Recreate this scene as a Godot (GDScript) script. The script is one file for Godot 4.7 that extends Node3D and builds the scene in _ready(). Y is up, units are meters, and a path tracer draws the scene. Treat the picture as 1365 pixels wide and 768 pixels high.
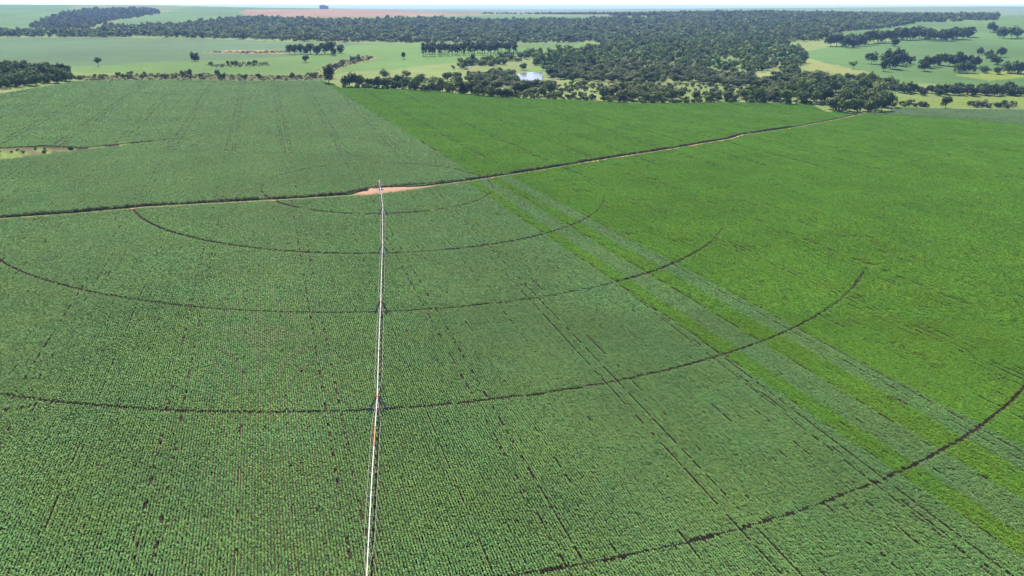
extends Node3D
# An irrigated bean field seen from a drone. x right, y up, the camera looks along -z; "f" below is the distance forward (-z).

const CAM_Y := 81.55
const FOCAL := 978.5          # in pixels of the 1365 x 768 photograph
const HORIZON := 7.0
var pitch := atan((384.0 - HORIZON) / FOCAL)
var rng := RandomNumberGenerator.new()
var noise_a := FastNoiseLite.new()
var noise_b := FastNoiseLite.new()
var used := {}

# ---------------------------------------------------------------- names and metas
func numbered(called: String) -> String:
	var k: int = used.get(called, -1) + 1
	used[called] = k
	return called if k == 0 else "%s_%03d" % [called, k]

func tag(o: Node, label := "", category := "", group := "", kind := "") -> Node:
	if label != "": o.set_meta("label", label)
	if category != "": o.set_meta("category", category)
	if group != "": o.set_meta("group", group)
	if kind != "": o.set_meta("kind", kind)
	return o

func base(called: String, at: Vector3) -> Node3D:
	var o := Node3D.new()
	o.name = numbered(called)
	add_child(o)
	o.position = at
	return o

func part(called: String, mesh: Mesh, mat: Material, parent: Node, at := Vector3.ZERO) -> MeshInstance3D:
	var o := MeshInstance3D.new()
	o.name = called
	o.mesh = mesh
	if mat: o.material_override = mat
	o.position = at
	parent.add_child(o, true)
	return o

# ---------------------------------------------------------------- terrain
# Field plane fitted from the wheel-track circles; beyond the field, heights per column of view from what stands on the ground there.
func plane_y(x: float, f: float) -> float:
	return -0.03118 * x - 0.00941 * f

var cols := [-250.0, 0.0, 200.0, 400.0, 700.0, 1000.0, 1300.0, 1650.0]
var knots := PackedFloat32Array()
var table := []

func drop_per_metre(v: float) -> float:      # how far a ray through row v falls per metre forward
	var a := v - 384.0
	return (a * cos(pitch) + FOCAL * sin(pitch)) / (FOCAL * cos(pitch) - a * sin(pitch))

func make_table() -> void:
	var left := [[118, 713], [95, 900], [85, 1040], [65, 1480], [50, 2050], [38, 2700], [25, 3500], [15, 4200], [8, 4900], [5.5, 5300]]
	var src := [
		[left, [[8000, -20], [16000, -60]]],
		[left, [[8000, -20], [16000, -60]]],
		[[[112, 800], [95, 960], [85, 1100], [65, 1500], [50, 2050], [38, 2700], [25, 3500], [15, 4300], [9, 5200], [6.5, 5800]], [[9000, -20], [16000, -60]]],
		[[[109, 866], [95, 1000], [85, 1150], [70, 1420], [53, 1980], [40, 2600], [25, 3500], [15, 4600], [11.5, 6000], [10.5, 7000]], [[10000, -40], [16000, -75]]],
		[[[128, 800], [103, 1080], [90, 1220], [80, 1400], [55, 2100], [40, 2700], [25, 3600], [20, 4500], [15, 7500], [13, 15000]], []],
		[[[139, 765], [110, 1010], [95, 1180], [80, 1400], [60, 1850], [45, 2350], [30, 2900], [17.5, 3700]], [[5000, -60], [8500, -36], [10000, -33], [16000, -60]]],
		[[[146, 835], [125, 960], [105, 1130], [80, 1420], [60, 1750], [40, 2300], [30, 2700], [22, 3100]], [[4500, -70], [7000, -45], [9500, -12], [16000, -40]]],
		[[[148, 850], [125, 980], [105, 1150], [80, 1430], [60, 1750], [40, 2300], [30, 2700], [22, 3100]], [[4500, -70], [7000, -45], [9500, -14], [16000, -40]]],
	]
	var f := 640.0
	while f < 17000.0:
		knots.append(f)
		f *= 1.03
	for c in src.size():
		var u: float = cols[c]
		var pts := []
		for q in src[c][0]:
			pts.append(Vector2(q[1], CAM_Y - q[1] * drop_per_metre(q[0])))
		for q in src[c][1]:
			pts.append(Vector2(q[0], CAM_Y + q[1]))
		var e := PackedFloat32Array()
		for k in knots:
			var x: float = (u - 682.5) * (0.933 * k + 30.0) / FOCAL
			if k <= pts[0].x:
				e.append(plane_y(x, k))
				continue
			var y: float = pts[-1].y
			for i in pts.size() - 1:
				if k < pts[i + 1].x:
					y = lerpf(pts[i].y, pts[i + 1].y, (k - pts[i].x) / (pts[i + 1].x - pts[i].x))
					break
			e.append(y)
		for it in 4:                          # round the creases between the given heights
			var s := e.duplicate()
			for i in range(3, e.size() - 1):
				s[i] = (e[i - 1] + 2.0 * e[i] + e[i + 1]) * 0.25
			e = s
		table.append(e)

func column_of(x: float, f: float) -> float:
	return 682.5 + FOCAL * x / (0.933 * f + 30.0)

func height(x: float, f: float) -> float:
	if f < 690.0:
		return plane_y(x, f)
	var u := column_of(x, f)
	var c := 0
	while c < 6 and u > cols[c + 1]: c += 1
	var t: float = clampf((u - cols[c]) / (cols[c + 1] - cols[c]), 0.0, 1.0)
	t = lerpf(t, t * t * (3.0 - 2.0 * t), 0.5)
	var k := log(f / 640.0) / log(1.03)
	var i := clampi(int(k), 0, knots.size() - 2)
	var w := clampf(k - i, 0.0, 1.0)
	var y := lerpf(lerpf(table[c][i], table[c][i + 1], w), lerpf(table[c + 1][i], table[c + 1][i + 1], w), t)
	var b := clampf((f - 690.0) / 60.0, 0.0, 1.0)
	y += b * minf(f / 1500.0, 1.5) * noise_a.get_noise_2d(x * 0.25, f * 0.25) * 1.5
	return lerpf(plane_y(x, f), y, b)

func ground(x: float, f: float) -> Vector3:
	return Vector3(x, height(x, f), -f)

func at_px(u: float, v: float) -> Vector3:   # where the photograph's pixel meets the terrain
	var a := u - 682.5
	var b := v - 384.0
	var fz := FOCAL * cos(pitch) - b * sin(pitch)
	var fy := -b * cos(pitch) - FOCAL * sin(pitch)
	var kx := a / fz
	var ky := fy / fz
	var f := 40.0
	var last := f
	while f < 15500.0:
		if CAM_Y + ky * f <= height(kx * f, f): break
		last = f
		f *= 1.012
	for it in 10:
		var m := (last + f) * 0.5
		if CAM_Y + ky * m <= height(kx * m, m): f = m
		else: last = m
	return ground(kx * f, f)

func poly(px: Array) -> PackedVector2Array:  # photograph outline -> outline on the ground (x, f)
	var out := PackedVector2Array()
	for q in px:
		var p := at_px(q[0], q[1])
		out.append(Vector2(p.x, -p.z))
	return out

func bounds(p: PackedVector2Array) -> Rect2:
	var r := Rect2(p[0], Vector2.ZERO)
	for q in p: r = r.expand(q)
	return r

func inside(x: float, f: float, areas: Array) -> bool:
	for a in areas:
		if a[1].has_point(Vector2(x, f)) and Geometry2D.is_point_in_polygon(Vector2(x, f), a[0]): return true
	return false

func areas(list: Array) -> Array:
	var out := []
	for l in list:
		var p := poly(l)
		out.append([p, bounds(p)])
	return out

# ---------------------------------------------------------------- materials
func mat(c: Color, rough := 0.9, metal := 0.0) -> StandardMaterial3D:
	var m := StandardMaterial3D.new()
	m.albedo_color = c.linear_to_srgb()
	m.roughness = rough
	m.metallic = metal
	return m

func leaf_mat(c: Color, through: Color, rough := 0.55, spec := 0.5) -> StandardMaterial3D:
	var m := mat(c, rough)
	m.vertex_color_use_as_albedo = true
	m.cull_mode = BaseMaterial3D.CULL_DISABLED
	m.metallic_specular = spec
	m.backlight_enabled = true
	m.backlight = through
	return m

func grain_texture(freq: float, lo: float, hi: float, seed_: int) -> NoiseTexture2D:
	var n := FastNoiseLite.new()
	n.seed = seed_
	n.frequency = freq
	n.fractal_octaves = 5
	n.fractal_gain = 0.65
	var t := NoiseTexture2D.new()
	t.width = 1024
	t.height = 1024
	t.seamless = true
	t.noise = n
	var g := Gradient.new()
	g.set_color(0, Color(lo, lo, lo))
	g.set_color(1, Color(hi, hi, hi))
	t.color_ramp = g
	return t

# ---------------------------------------------------------------- mesh helpers
func mesh_of(v: PackedVector3Array, n: PackedVector3Array, c: PackedColorArray, idx: PackedInt32Array) -> ArrayMesh:
	var a := []
	a.resize(Mesh.ARRAY_MAX)
	a[Mesh.ARRAY_VERTEX] = v
	a[Mesh.ARRAY_NORMAL] = n
	if c.size(): a[Mesh.ARRAY_COLOR] = c
	a[Mesh.ARRAY_INDEX] = idx
	var m := ArrayMesh.new()
	m.add_surface_from_arrays(Mesh.PRIMITIVE_TRIANGLES, a)
	return m

func add_leaf(v: PackedVector3Array, n: PackedVector3Array, c: PackedColorArray, idx: PackedInt32Array, p: Vector3, up: Vector3, size: float, long: float, col: Color, spin: float) -> void:
	var a := up.cross(Vector3(0.31, 0.2, 0.93)).normalized()
	a = a.rotated(up, spin)
	var b := up.cross(a)
	a *= size * long * 0.5
	b *= size * 0.5
	var k := v.size()
	# a pointed leaf shape: four corners, folded a little along the middle
	v.append(p - a); v.append(p + b - a * 0.1 + up * size * 0.12); v.append(p + a); v.append(p - b - a * 0.1 + up * size * 0.12)
	for i in 4:
		n.append(up)
		c.append(col)
	idx.append_array(PackedInt32Array([k, k + 1, k + 2, k, k + 2, k + 3]))

func tube(points: Array, radii: Array, sides := 8) -> ArrayMesh:
	var v := PackedVector3Array()
	var n := PackedVector3Array()
	var idx := PackedInt32Array()
	var s := sides + 1
	for i in points.size():
		var d: Vector3 = (points[mini(i + 1, points.size() - 1)] - points[maxi(i - 1, 0)]).normalized()
		var side := d.cross(Vector3.UP if absf(d.y) < 0.9 else Vector3.RIGHT).normalized()
		var top := side.cross(d)
		for k in s:
			var w := TAU * k / sides
			var o := side * cos(w) + top * sin(w)
			v.append(points[i] + o * radii[i])
			n.append(o)
	for i in points.size() - 1:
		for k in sides:
			var q := i * s + k
			idx.append_array(PackedInt32Array([q, q + 1, q + s, q + 1, q + s + 1, q + s]))
	for e in [0, points.size() - 1]:
		var m: Vector3 = points[e]
		var kk := v.size()
		v.append(m)
		var nn: Vector3 = (m - points[1 if e == 0 else e - 1]).normalized()
		n.append(nn)
		for k in s:
			v.append(v[e * s + k])
			n.append(nn)
		for k in sides:
			idx.append_array(PackedInt32Array([kk, kk + 2 + k, kk + 1 + k] if e == 0 else [kk, kk + 1 + k, kk + 2 + k]))
	return mesh_of(v, n, PackedColorArray(), idx)

func box(size: Vector3) -> BoxMesh:
	var b := BoxMesh.new()
	b.size = size
	return b

# a ribbon laid on the ground along a ground polyline, with a ragged edge
func ribbon(line: PackedVector2Array, half: float, lift: float, ragged: float, step := 2.0) -> ArrayMesh:
	var v := PackedVector3Array()
	var n := PackedVector3Array()
	var c := PackedColorArray()
	var idx := PackedInt32Array()
	var run := 0.0
	for i in line.size() - 1:
		var a := line[i]
		var b := line[i + 1]
		var len := a.distance_to(b)
		var d := (b - a) / len
		var nn := Vector2(-d.y, d.x)
		if i > 0: nn = (nn + Vector2(-(a - line[i - 1]).normalized().y, (a - line[i - 1]).normalized().x)).normalized()
		var cnt := maxi(1, int(len / step))
		for k in cnt + (1 if i == line.size() - 2 else 0):
			var q := a.lerp(b, float(k) / cnt)
			var w := 0.5 + 0.5 * noise_b.get_noise_1d(run * 3.0)
			var l := half * (1.0 + ragged * noise_b.get_noise_1d(run * 6.0 + 500.0))
			var r := half * (1.0 + ragged * noise_b.get_noise_1d(run * 6.0 + 900.0))
			for e in [-l, 0.0, r]:
				var p: Vector2 = q + nn * e
				v.append(ground(p.x, p.y) + Vector3.UP * lift)
				n.append(Vector3.UP)
				c.append(Color(1, 1, 1).lerp(Color(0.62, 0.66, 0.6), w * 0.7))
			run += len / cnt
	for i in v.size() / 3 - 1:
		for k in 2:
			var q := i * 3 + k
			idx.append_array(PackedInt32Array([q, q + 1, q + 3, q + 1, q + 4, q + 3]))
	return mesh_of(v, n, c, idx)

# ---------------------------------------------------------------- trees
# A crown of leaf clumps: lobes spread through an ellipsoid, each covered with leaf-sized faces.
func crown_mesh(sd: int, r: Vector3, y0: float, lobes: int, faces: int, size: float, gap := 0.0) -> ArrayMesh:
	var g := RandomNumberGenerator.new()
	g.seed = sd
	var v := PackedVector3Array()
	var n := PackedVector3Array()
	var c := PackedColorArray()
	var idx := PackedInt32Array()
	var cs := []
	for i in lobes:
		var d := Vector3(g.randfn(), g.randfn() * 0.8 + 0.25, g.randfn()).normalized()
		var far := 0.35 + 0.5 * g.randf()
		var rr := (0.40 + 0.2 * g.randf()) * minf(r.x, r.y)
		if i == 0: far = 0.1
		cs.append([Vector3(d.x * r.x * far, y0 + r.y * (1.0 + d.y * far), d.z * r.z * far), rr, 0.8 + 0.4 * g.randf(), Vector3(1.0, 0.75 + 0.3 * g.randf(), 1.0)])
	for i in faces:
		var lobe: Array = cs[i % lobes]
		var d := Vector3(g.randfn(), g.randfn() + 0.35, g.randfn()).normalized()
		var p: Vector3 = lobe[0] + d * lobe[1] * lobe[3] * (0.7 + 0.42 * g.randf())
		if g.randf() < gap: p += Vector3(g.randfn(), g.randfn(), g.randfn()) * size
		var up := (d + 0.75 * Vector3(g.randfn(), g.randfn(), g.randfn()) * 0.6 + Vector3.UP * 0.35).normalized()
		var tone: float = lobe[2] * (0.7 + 0.6 * g.randf())
		var warm := 0.12 * g.randfn()
		add_leaf(v, n, c, idx, p, up, size * (0.7 + 0.7 * g.randf()), 1.25, Color(tone * (1.0 + warm), tone, tone * (1.0 - warm)), g.randf() * TAU)
	return mesh_of(v, n, c, idx)

func trunk_mesh(sd: int, h: float, r: float, reach: float) -> ArrayMesh:
	var g := RandomNumberGenerator.new()
	g.seed = sd
	var st := SurfaceTool.new()
	st.begin(Mesh.PRIMITIVE_TRIANGLES)
	var top := Vector3(g.randfn() * 0.3, h, g.randfn() * 0.3)
	st.append_from(tube([Vector3(0, -0.6, 0), Vector3(0, 0.2, 0), top * 0.5 + Vector3(g.randfn() * 0.15, 0, 0), top], [r * 1.5, r * 1.15, r * 0.85, r * 0.6], 7), 0, Transform3D.IDENTITY)
	for i in 5:
		var a := TAU * (i + g.randf() * 0.6) / 5.0
		var s := top * (0.75 + 0.25 * g.randf())
		var e := s + Vector3(cos(a) * reach * 0.6, reach * (0.5 + 0.4 * g.randf()), sin(a) * reach * 0.6)
		st.append_from(tube([s, s.lerp(e, 0.5) + Vector3.UP * 0.3, e], [r * 0.5, r * 0.35, r * 0.12], 5), 0, Transform3D.IDENTITY)
	return st.commit()

var bark: StandardMaterial3D
const FOLIAGE := [Color(0.080, 0.112, 0.030), Color(0.120, 0.150, 0.036), Color(0.150, 0.162, 0.070), Color(0.046, 0.070, 0.024)]
var foliage := []
var protos := {}

func make_tree(kind: String, variant: int) -> Array:  # [trunk, crown, width, height] in metres before scaling
	var key := kind + str(variant)
	if protos.has(key): return protos[key]
	var s := hash(key) & 0xffff
	var out := []
	match kind:
		"round": out = [trunk_mesh(s, 3.4, 0.28, 3.4), crown_mesh(s, Vector3(5.4, 4.6, 5.4), 0.9, 15, 900, 0.85), 11.5, 10.4]
		"dome": out = [trunk_mesh(s, 2.4, 0.26, 3.6), crown_mesh(s, Vector3(6.4, 3.9, 6.4), 0.1, 18, 950, 0.85), 13.0, 8.0]
		"tall": out = [trunk_mesh(s, 5.0, 0.3, 4.0), crown_mesh(s, Vector3(3.9, 6.4, 3.9), 0.7, 16, 850, 0.8), 8.4, 13.6]
		"open": out = [trunk_mesh(s, 4.6, 0.3, 4.5), crown_mesh(s, Vector3(5.2, 3.2, 5.2), 3.4, 9, 420, 0.8, 0.5), 11.0, 10.0]
		"pole": out = [trunk_mesh(s, 8.0, 0.26, 3.0), crown_mesh(s, Vector3(2.8, 7.0, 2.8), 3.5, 13, 560, 0.8, 0.2), 6.0, 18.0]
		"shrub": out = [trunk_mesh(s, 0.7, 0.12, 1.0), crown_mesh(s, Vector3(2.4, 1.6, 2.4), 0.0, 9, 380, 0.55), 5.0, 3.2]
	protos[key] = out
	return out

func tree_at(p: Vector3, kind: String, width: float, tall: float, tone: int, called: String, label: String, group: String) -> Node3D:
	var pr := make_tree(kind, rng.randi() % 5)
	var o := base(called, p - Vector3.UP * 0.1)
	o.rotation.y = rng.randf() * TAU
	var sx: float = width / pr[2]
	o.scale = Vector3(sx, tall / pr[3], sx)
	part("trunk", pr[0], bark, o)
	part("crown", pr[1], foliage[tone], o)
	if group != "":
		var tone_word: String = ["green", "bright green", "grey-green", "dark green"][tone]
		var size_word: String = ("large " if width > 13.0 else "small " if width < 8.5 else "") if kind != "shrub" else ("large " if width > 6.5 else "small " if width < 4.5 else "")
		var shape_word: String = {"round": "round-crowned", "dome": "broad domed", "tall": "tall narrow-crowned", "open": "thin open-crowned", "pole": "slim", "shrub": "bushy"}[kind]
		label = size_word + tone_word + " " + shape_word + " " + label
	tag(o, label, "shrub" if kind == "shrub" else "tree", group)
	return o

func tree_px(u: float, v: float, w_px: float, h_px: float, kind: String, tone: int, label: String, group := "", called := "broadleaf_tree") -> Node3D:
	var p := at_px(u, v)
	var m := Vector3(p.x, p.y - CAM_Y, p.z).length() / (FOCAL / cos(pitch)) * 1.0
	return tree_at(p, kind, w_px * m, h_px * m, tone, called, label, group)

# points scattered over ground areas on a jittered grid
func scatter(area: Array, holes: Array, spacing: float, keep := 1.0) -> PackedVector2Array:
	var out := PackedVector2Array()
	for a in area:
		var r: Rect2 = a[1]
		var y := r.position.y
		while y < r.end.y:
			var x := r.position.x
			while x < r.end.x:
				var q := Vector2(x + (rng.randf() - 0.5) * spacing * 0.9, y + (rng.randf() - 0.5) * spacing * 0.9)
				if (keep >= 1.0 or rng.randf() < keep) and Geometry2D.is_point_in_polygon(q, a[0]) and not inside(q.x, q.y, holes):
					out.append(q)
				x += spacing
			y += spacing
	return out

func multi(called: String, mesh: Mesh, m: Material, xf: Array, tint: Array, parent: Node) -> MultiMeshInstance3D:
	var mm := MultiMesh.new()
	mm.transform_format = MultiMesh.TRANSFORM_3D
	mm.use_colors = true
	mm.mesh = mesh
	mm.instance_count = xf.size()
	for i in xf.size():
		mm.set_instance_transform(i, xf[i])
		mm.set_instance_color(i, tint[i])
	var o := MultiMeshInstance3D.new()
	o.multimesh = mm
	o.material_override = m
	o.set_meta("kind", "stuff")
	o.name = called if parent != self else numbered(called)
	parent.add_child(o, true)
	return o

# ---------------------------------------------------------------- crop
# one piece of crop: rows along local z, leaves set in domes over each row
func crop_chunk(sd: int, length: float, rows: int, leaves: int, size: float, tall: float, spread: float) -> ArrayMesh:
	var g := RandomNumberGenerator.new()
	g.seed = sd
	var v := PackedVector3Array()
	var n := PackedVector3Array()
	var c := PackedColorArray()
	var idx := PackedInt32Array()
	var pieces := maxi(1, int(length / 1.06 + 0.01)) if rows > 1 else 1   # larger pieces are built of metre-long row pieces of uneven height
	for r in rows:
		var x0 := (r - (rows - 1) * 0.5) * 0.5
		for k in pieces:
			var th := tall * (1.0 if rows == 1 else 0.8 + 0.34 * g.randf())
			var tn := 1.0 if rows == 1 else lerpf(0.84, 1.16, g.randf())
			for i in leaves / pieces:
				var e := clampf(g.randfn() * 0.5, -1.0, 1.0)
				var hgt := th * (0.55 + 0.45 * sqrt(g.randf())) * (1.0 - 0.3 * e * e)
				var p := Vector3(x0 + e * spread, hgt, (g.randf() - 0.5) * length / pieces + (k - (pieces - 1) * 0.5) * length / pieces)
				var up := Vector3(e * 0.55 + g.randfn() * 0.42, 1.0, g.randfn() * 0.5).normalized()
				var t := tn * (0.72 + 0.56 * g.randf())
				var w := g.randfn() * 0.09
				add_leaf(v, n, c, idx, p, up, size * (0.7 + 0.6 * g.randf()), 1.3, Color(t * (1.0 + w), t, t * (1.0 - w)), g.randf() * TAU)
	return mesh_of(v, n, c, idx)

func _ready() -> void:
	rng.seed = 77
	noise_a.seed = 5
	noise_a.frequency = 0.02
	noise_a.fractal_octaves = 3
	noise_b.seed = 9
	noise_b.frequency = 0.03
	# -------- camera, sky, sun, exposure
	var cam := Camera3D.new()
	cam.fov = rad_to_deg(2.0 * atan(384.0 / FOCAL))
	cam.position = Vector3(0, CAM_Y, 0)
	cam.rotation = Vector3(-pitch, 0, 0)
	cam.near = 1.0
	cam.far = 30000.0
	add_child(cam)
	cam.current = true
	var env := Environment.new()
	var sky := Sky.new()
	var sm := ProceduralSkyMaterial.new()
	sm.sky_top_color = Color(0.30, 0.50, 0.82)
	sm.sky_horizon_color = Color(0.93, 0.96, 1.0)
	sm.sky_curve = 0.12
	sm.ground_bottom_color = Color(0.25, 0.3, 0.22)
	sm.ground_horizon_color = Color(0.6, 0.68, 0.7)
	sm.sun_angle_max = 3.0
	sky.sky_material = sm
	env.background_mode = Environment.BG_SKY
	env.sky = sky
	env.background_energy_multiplier = 0.55
	env.tonemap_mode = Environment.TONE_MAPPER_LINEAR
	env.tonemap_exposure = 3.25
	env.sdfgi_enabled = true
	env.ssao_enabled = true
	env.ssil_enabled = true
	env.fog_enabled = true
	env.fog_density = 0.000045
	env.fog_light_color = Color(0.60, 0.77, 1.0)
	var we := WorldEnvironment.new()
	we.environment = env
	add_child(we)
	var sun := DirectionalLight3D.new()
	sun.name = "sun"
	sun.light_energy = 1.6
	sun.light_color = Color(1.0, 0.96, 0.88)
	sun.light_angular_distance = 0.5
	sun.shadow_enabled = true
	var az := deg_to_rad(-13.0)              # sun ahead of the camera, a little to the left
	var el := deg_to_rad(50.0)
	var to_sun := Vector3(sin(az) * cos(el), sin(el), -cos(az) * cos(el))
	add_child(sun)
	sun.look_at_from_position(Vector3.ZERO, -to_sun, Vector3.UP)

	make_table()
	print("table ", Time.get_ticks_msec())

	bark = mat(Color(0.11, 0.085, 0.06), 0.95)
	for c in FOLIAGE:
		foliage.append(leaf_mat(c, Color(0.4, 0.46, 0.18), 0.65, 0.15))

	# -------- outlines read from the photograph, as areas of ground
	var clear_land := areas([                # far crop land and bare land, in painting order
		[[-300, 49], [0, 50], [230, 51], [430, 57], [480, 58], [470, 66], [390, 76], [200, 84], [60, 90], [-300, 94]],
		[[60, 91], [200, 83], [390, 75], [450, 66], [480, 58], [560, 58], [800, 58], [800, 64], [690, 74], [640, 79], [600, 84], [520, 93], [440, 98], [300, 101], [110, 97]],
		[[180, 104], [300, 102], [440, 104], [440, 109], [180, 109]],
		[[-300, 5], [0, 6], [45, 6], [100, 9], [80, 18], [52, 28], [36, 37], [0, 43], [-300, 44]],
		[[160, 27], [215, 18], [330, 7], [420, 12], [330, 22], [285, 23], [290, 28], [235, 33], [145, 34]],
		[[318, 17], [330, 13], [430, 12.5], [560, 13.5], [645, 17], [640, 20], [560, 22], [420, 23], [335, 22]],
		[[560, 22], [700, 20], [900, 22], [880, 24], [740, 27], [700, 26], [600, 27]],
		[[500, 13.5], [700, 15], [1000, 14], [1000, 16], [860, 18], [690, 19], [560, 18]],
		[[1064, 104], [1078, 86], [1074, 68], [1110, 62], [1165, 57], [1220, 52], [1300, 55], [1420, 56], [1700, 58], [1700, 122], [1365, 118], [1250, 112], [1140, 108]],
		[[1085, 50], [1130, 42], [1190, 37], [1225, 30], [1330, 27], [1340, 20], [1700, 20], [1700, 60], [1300, 56], [1220, 52], [1165, 52]],
		[[1064, 104], [1078, 86], [1074, 76], [1100, 84], [1140, 92], [1165, 98], [1120, 103]],
		[[1190, 130], [1365, 129], [1700, 131], [1700, 146], [1365, 143], [1250, 141], [1190, 141]],
		[[935, 87], [960, 80], [1005, 76], [1000, 82], [965, 88]],
		[[270, 71], [300, 67], [370, 67], [395, 70], [370, 72]],
		[[420, 96], [445, 84], [490, 74], [505, 77], [460, 88], [445, 97]],
		[[1000, 99], [1040, 93], [1045, 100], [1010, 103]],
		[[690, 95], [720, 88], [726, 93], [716, 98]],
		[[1270, 100], [1365, 92], [1400, 98], [1320, 108]],
		[[88, 101], [200, 98.5], [300, 99], [440, 100.5], [450, 107], [300, 108], [110, 108]],
	])
	var land_color := [Color(0.088, 0.140, 0.088), Color(0.105, 0.175, 0.062), Color(0.105, 0.17, 0.07), Color(0.10, 0.165, 0.07), Color(0.10, 0.165, 0.07), Color(0.27, 0.155, 0.13), Color(0.10, 0.16, 0.07), Color(0.17, 0.16, 0.12), Color(0.092, 0.158, 0.062), Color(0.10, 0.165, 0.066), Color(0.19, 0.20, 0.085), Color(0.16, 0.20, 0.05), Color(0.10, 0.17, 0.06), Color(0.24, 0.18, 0.12), Color(0.22, 0.18, 0.11), Color(0.2, 0.22, 0.1), Color(0.13, 0.20, 0.04), Color(0.2, 0.24, 0.06), Color(0.11, 0.115, 0.055)]
	var field := areas([[[-700, 150], [-300, 140], [0, 126], [45, 118], [100, 109], [200, 107], [430, 108], [456, 118], [560, 121], [690, 131], [850, 138], [960, 137], [1080, 140], [1102, 150], [1150, 152], [1186, 149], [1195, 143.5], [1365, 147], [1750, 152], [2400, 900], [700, 1100], [-900, 900]]])
	# the outline's near side lies under and behind the camera
	var near_side := PackedVector2Array([Vector2(420, 30), Vector2(-420, 30)])
	var fo: PackedVector2Array = field[0][0].slice(0, 19)
	fo.append_array(near_side)
	field = [[fo, bounds(fo)]]
	var grass_strip := areas([[[-300, 206], [0, 198], [60, 195], [110, 197.5], [165, 192], [252, 184], [165, 194.5], [110, 201], [40, 210], [0, 215], [-300, 232]]])
	var pond_px := [[686, 104], [691, 99], [703, 97.5], [722, 96], [724, 101], [722, 108], [700, 109], [690, 107]]
	var pond_hole := areas([[[684, 106], [689, 97], [724, 94], [728, 102], [722, 112], [700, 114], [688, 110]]])

	# -------- terrain, one sheet to the horizon
	var tv := PackedVector3Array()
	var tn := PackedVector3Array()
	var tc := PackedColorArray()
	var ti := PackedInt32Array()
	var fs := PackedFloat32Array()
	var ff := -160.0
	while ff < 17000.0:
		fs.append(ff)
		if ff < 640.0: ff += maxf(6.0, ff * 0.03)
		elif ff < 6000.0: ff *= 1.0075
		else: ff *= 1.03
	var cn := 700
	var soil := Color(0.032, 0.025, 0.016)
	var scrub := Color(0.115, 0.162, 0.045)
	for row in fs.size():
		var f := fs[row]
		for k in cn:
			var u := -500.0 + 2360.0 * k / (cn - 1)
			var x := (u - 682.5) * maxf((0.933 * f + 30.0) / FOCAL, 0.16)
			var y := height(x, f)
			tv.append(Vector3(x, y, -f))
			var e := maxf(2.0, absf(f) * 0.004)
			tn.append(Vector3(-(height(x + e, f) - y) / e, 1.0, (height(x, f + e) - y) / e).normalized())
			var q := Vector2(x, f)
			var c := soil
			var is_field: bool = f < 640.0 or (field[0][1].has_point(q) and Geometry2D.is_point_in_polygon(q, fo))
			if is_field:
				if f < 640.0 and f > 300.0 and inside(x, f, grass_strip): c = Color(0.12, 0.165, 0.04).lerp(Color(0.09, 0.085, 0.04), clampf(noise_a.get_noise_2d(x * 4, f * 4) * 2.2 + 0.3, 0, 1))
			else:
				c = scrub.lerp(Color(0.15, 0.15, 0.065), clampf(noise_a.get_noise_2d(x * 0.8, f * 0.8) * 1.5 + 0.1, 0.0, 1.0))
				for i in clear_land.size():
					if clear_land[i][1].has_point(q) and Geometry2D.is_point_in_polygon(q, clear_land[i][0]): c = land_color[i] * Color(0.78, 0.84, 0.6)
				var patch := noise_a.get_noise_2d(x * 0.12 + 300, f * 0.06)
				c = c * (1.0 + 0.26 * patch + 0.12 * noise_b.get_noise_2d(x, f * 0.5))
			c.a = 1.0
			tc.append(c)
	for row in fs.size() - 1:
		for k in cn - 1:
			var q := row * cn + k
			ti.append_array(PackedInt32Array([q, q + cn, q + 1, q + 1, q + cn, q + cn + 1]))
	var tm := mat(Color.WHITE, 0.95)
	tm.vertex_color_use_as_albedo = true
	tm.metallic_specular = 0.15
	tm.albedo_texture = grain_texture(0.02, 0.72, 1.0, 3)
	tm.uv1_triplanar = true
	tm.uv1_world_triplanar = true
	tm.uv1_scale = Vector3.ONE / 90.0
	var terrain := part("terrain", mesh_of(tv, tn, tc, ti), tm, self)
	tag(terrain, "rolling farmland of soil, meadow and far crop fields", "terrain", "", "structure")
	print("terrain ", tv.size(), " ", Time.get_ticks_msec())

	# -------- pond
	var pp := poly(pond_px)
	var pv := PackedVector3Array()
	var pn := PackedVector3Array()
	var level := 1e9
	for q in pp: level = minf(level, height(q.x, q.y))
	var mid := Vector2.ZERO
	var maxlevel := -1e9
	for q in pp:
		mid += q / pp.size()
		maxlevel = maxf(maxlevel, height(q.x, q.y))
	pv.append(Vector3(mid.x, maxlevel + 0.25, -mid.y))
	pn.append(Vector3.UP)
	for q in pp:
		pv.append(Vector3(q.x, maxlevel + 0.25, -q.y))
		pn.append(Vector3.UP)
	var pi := PackedInt32Array()
	for i in pp.size():
		pi.append_array(PackedInt32Array([0, 1 + i, 1 + (i + 1) % pp.size()]))
	var wm := mat(Color(0.10, 0.11, 0.09), 0.12)
	wm.metallic_specular = 0.6
	tag(part("pond", mesh_of(pv, pn, PackedColorArray(), pi), wm, self), "bright river pool reflecting the sky between riverside trees", "pond", "", "structure")

	# -------- dirt road, path and the bare pad round the pivot
	var road := poly([[-300, 322], [-100, 302], [0, 292], [100, 285], [200, 276], [300, 270.5], [400, 265], [470, 260.5], [507, 255], [560, 250], [640, 239.5], [720, 227], [800, 213.5], [900, 198], [975, 185], [990, 180], [1060, 170], [1120, 158.5], [1150, 152]])
	var path := poly([[1150, 152.5], [1240, 156], [1365, 167], [1500, 179], [1700, 198]])
	var rm := mat(Color(0.27, 0.135, 0.07), 0.95)
	rm.vertex_color_use_as_albedo = true
	rm.albedo_texture = grain_texture(0.03, 0.7, 1.0, 8)
	rm.uv1_triplanar = true
	rm.uv1_world_triplanar = true
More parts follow.
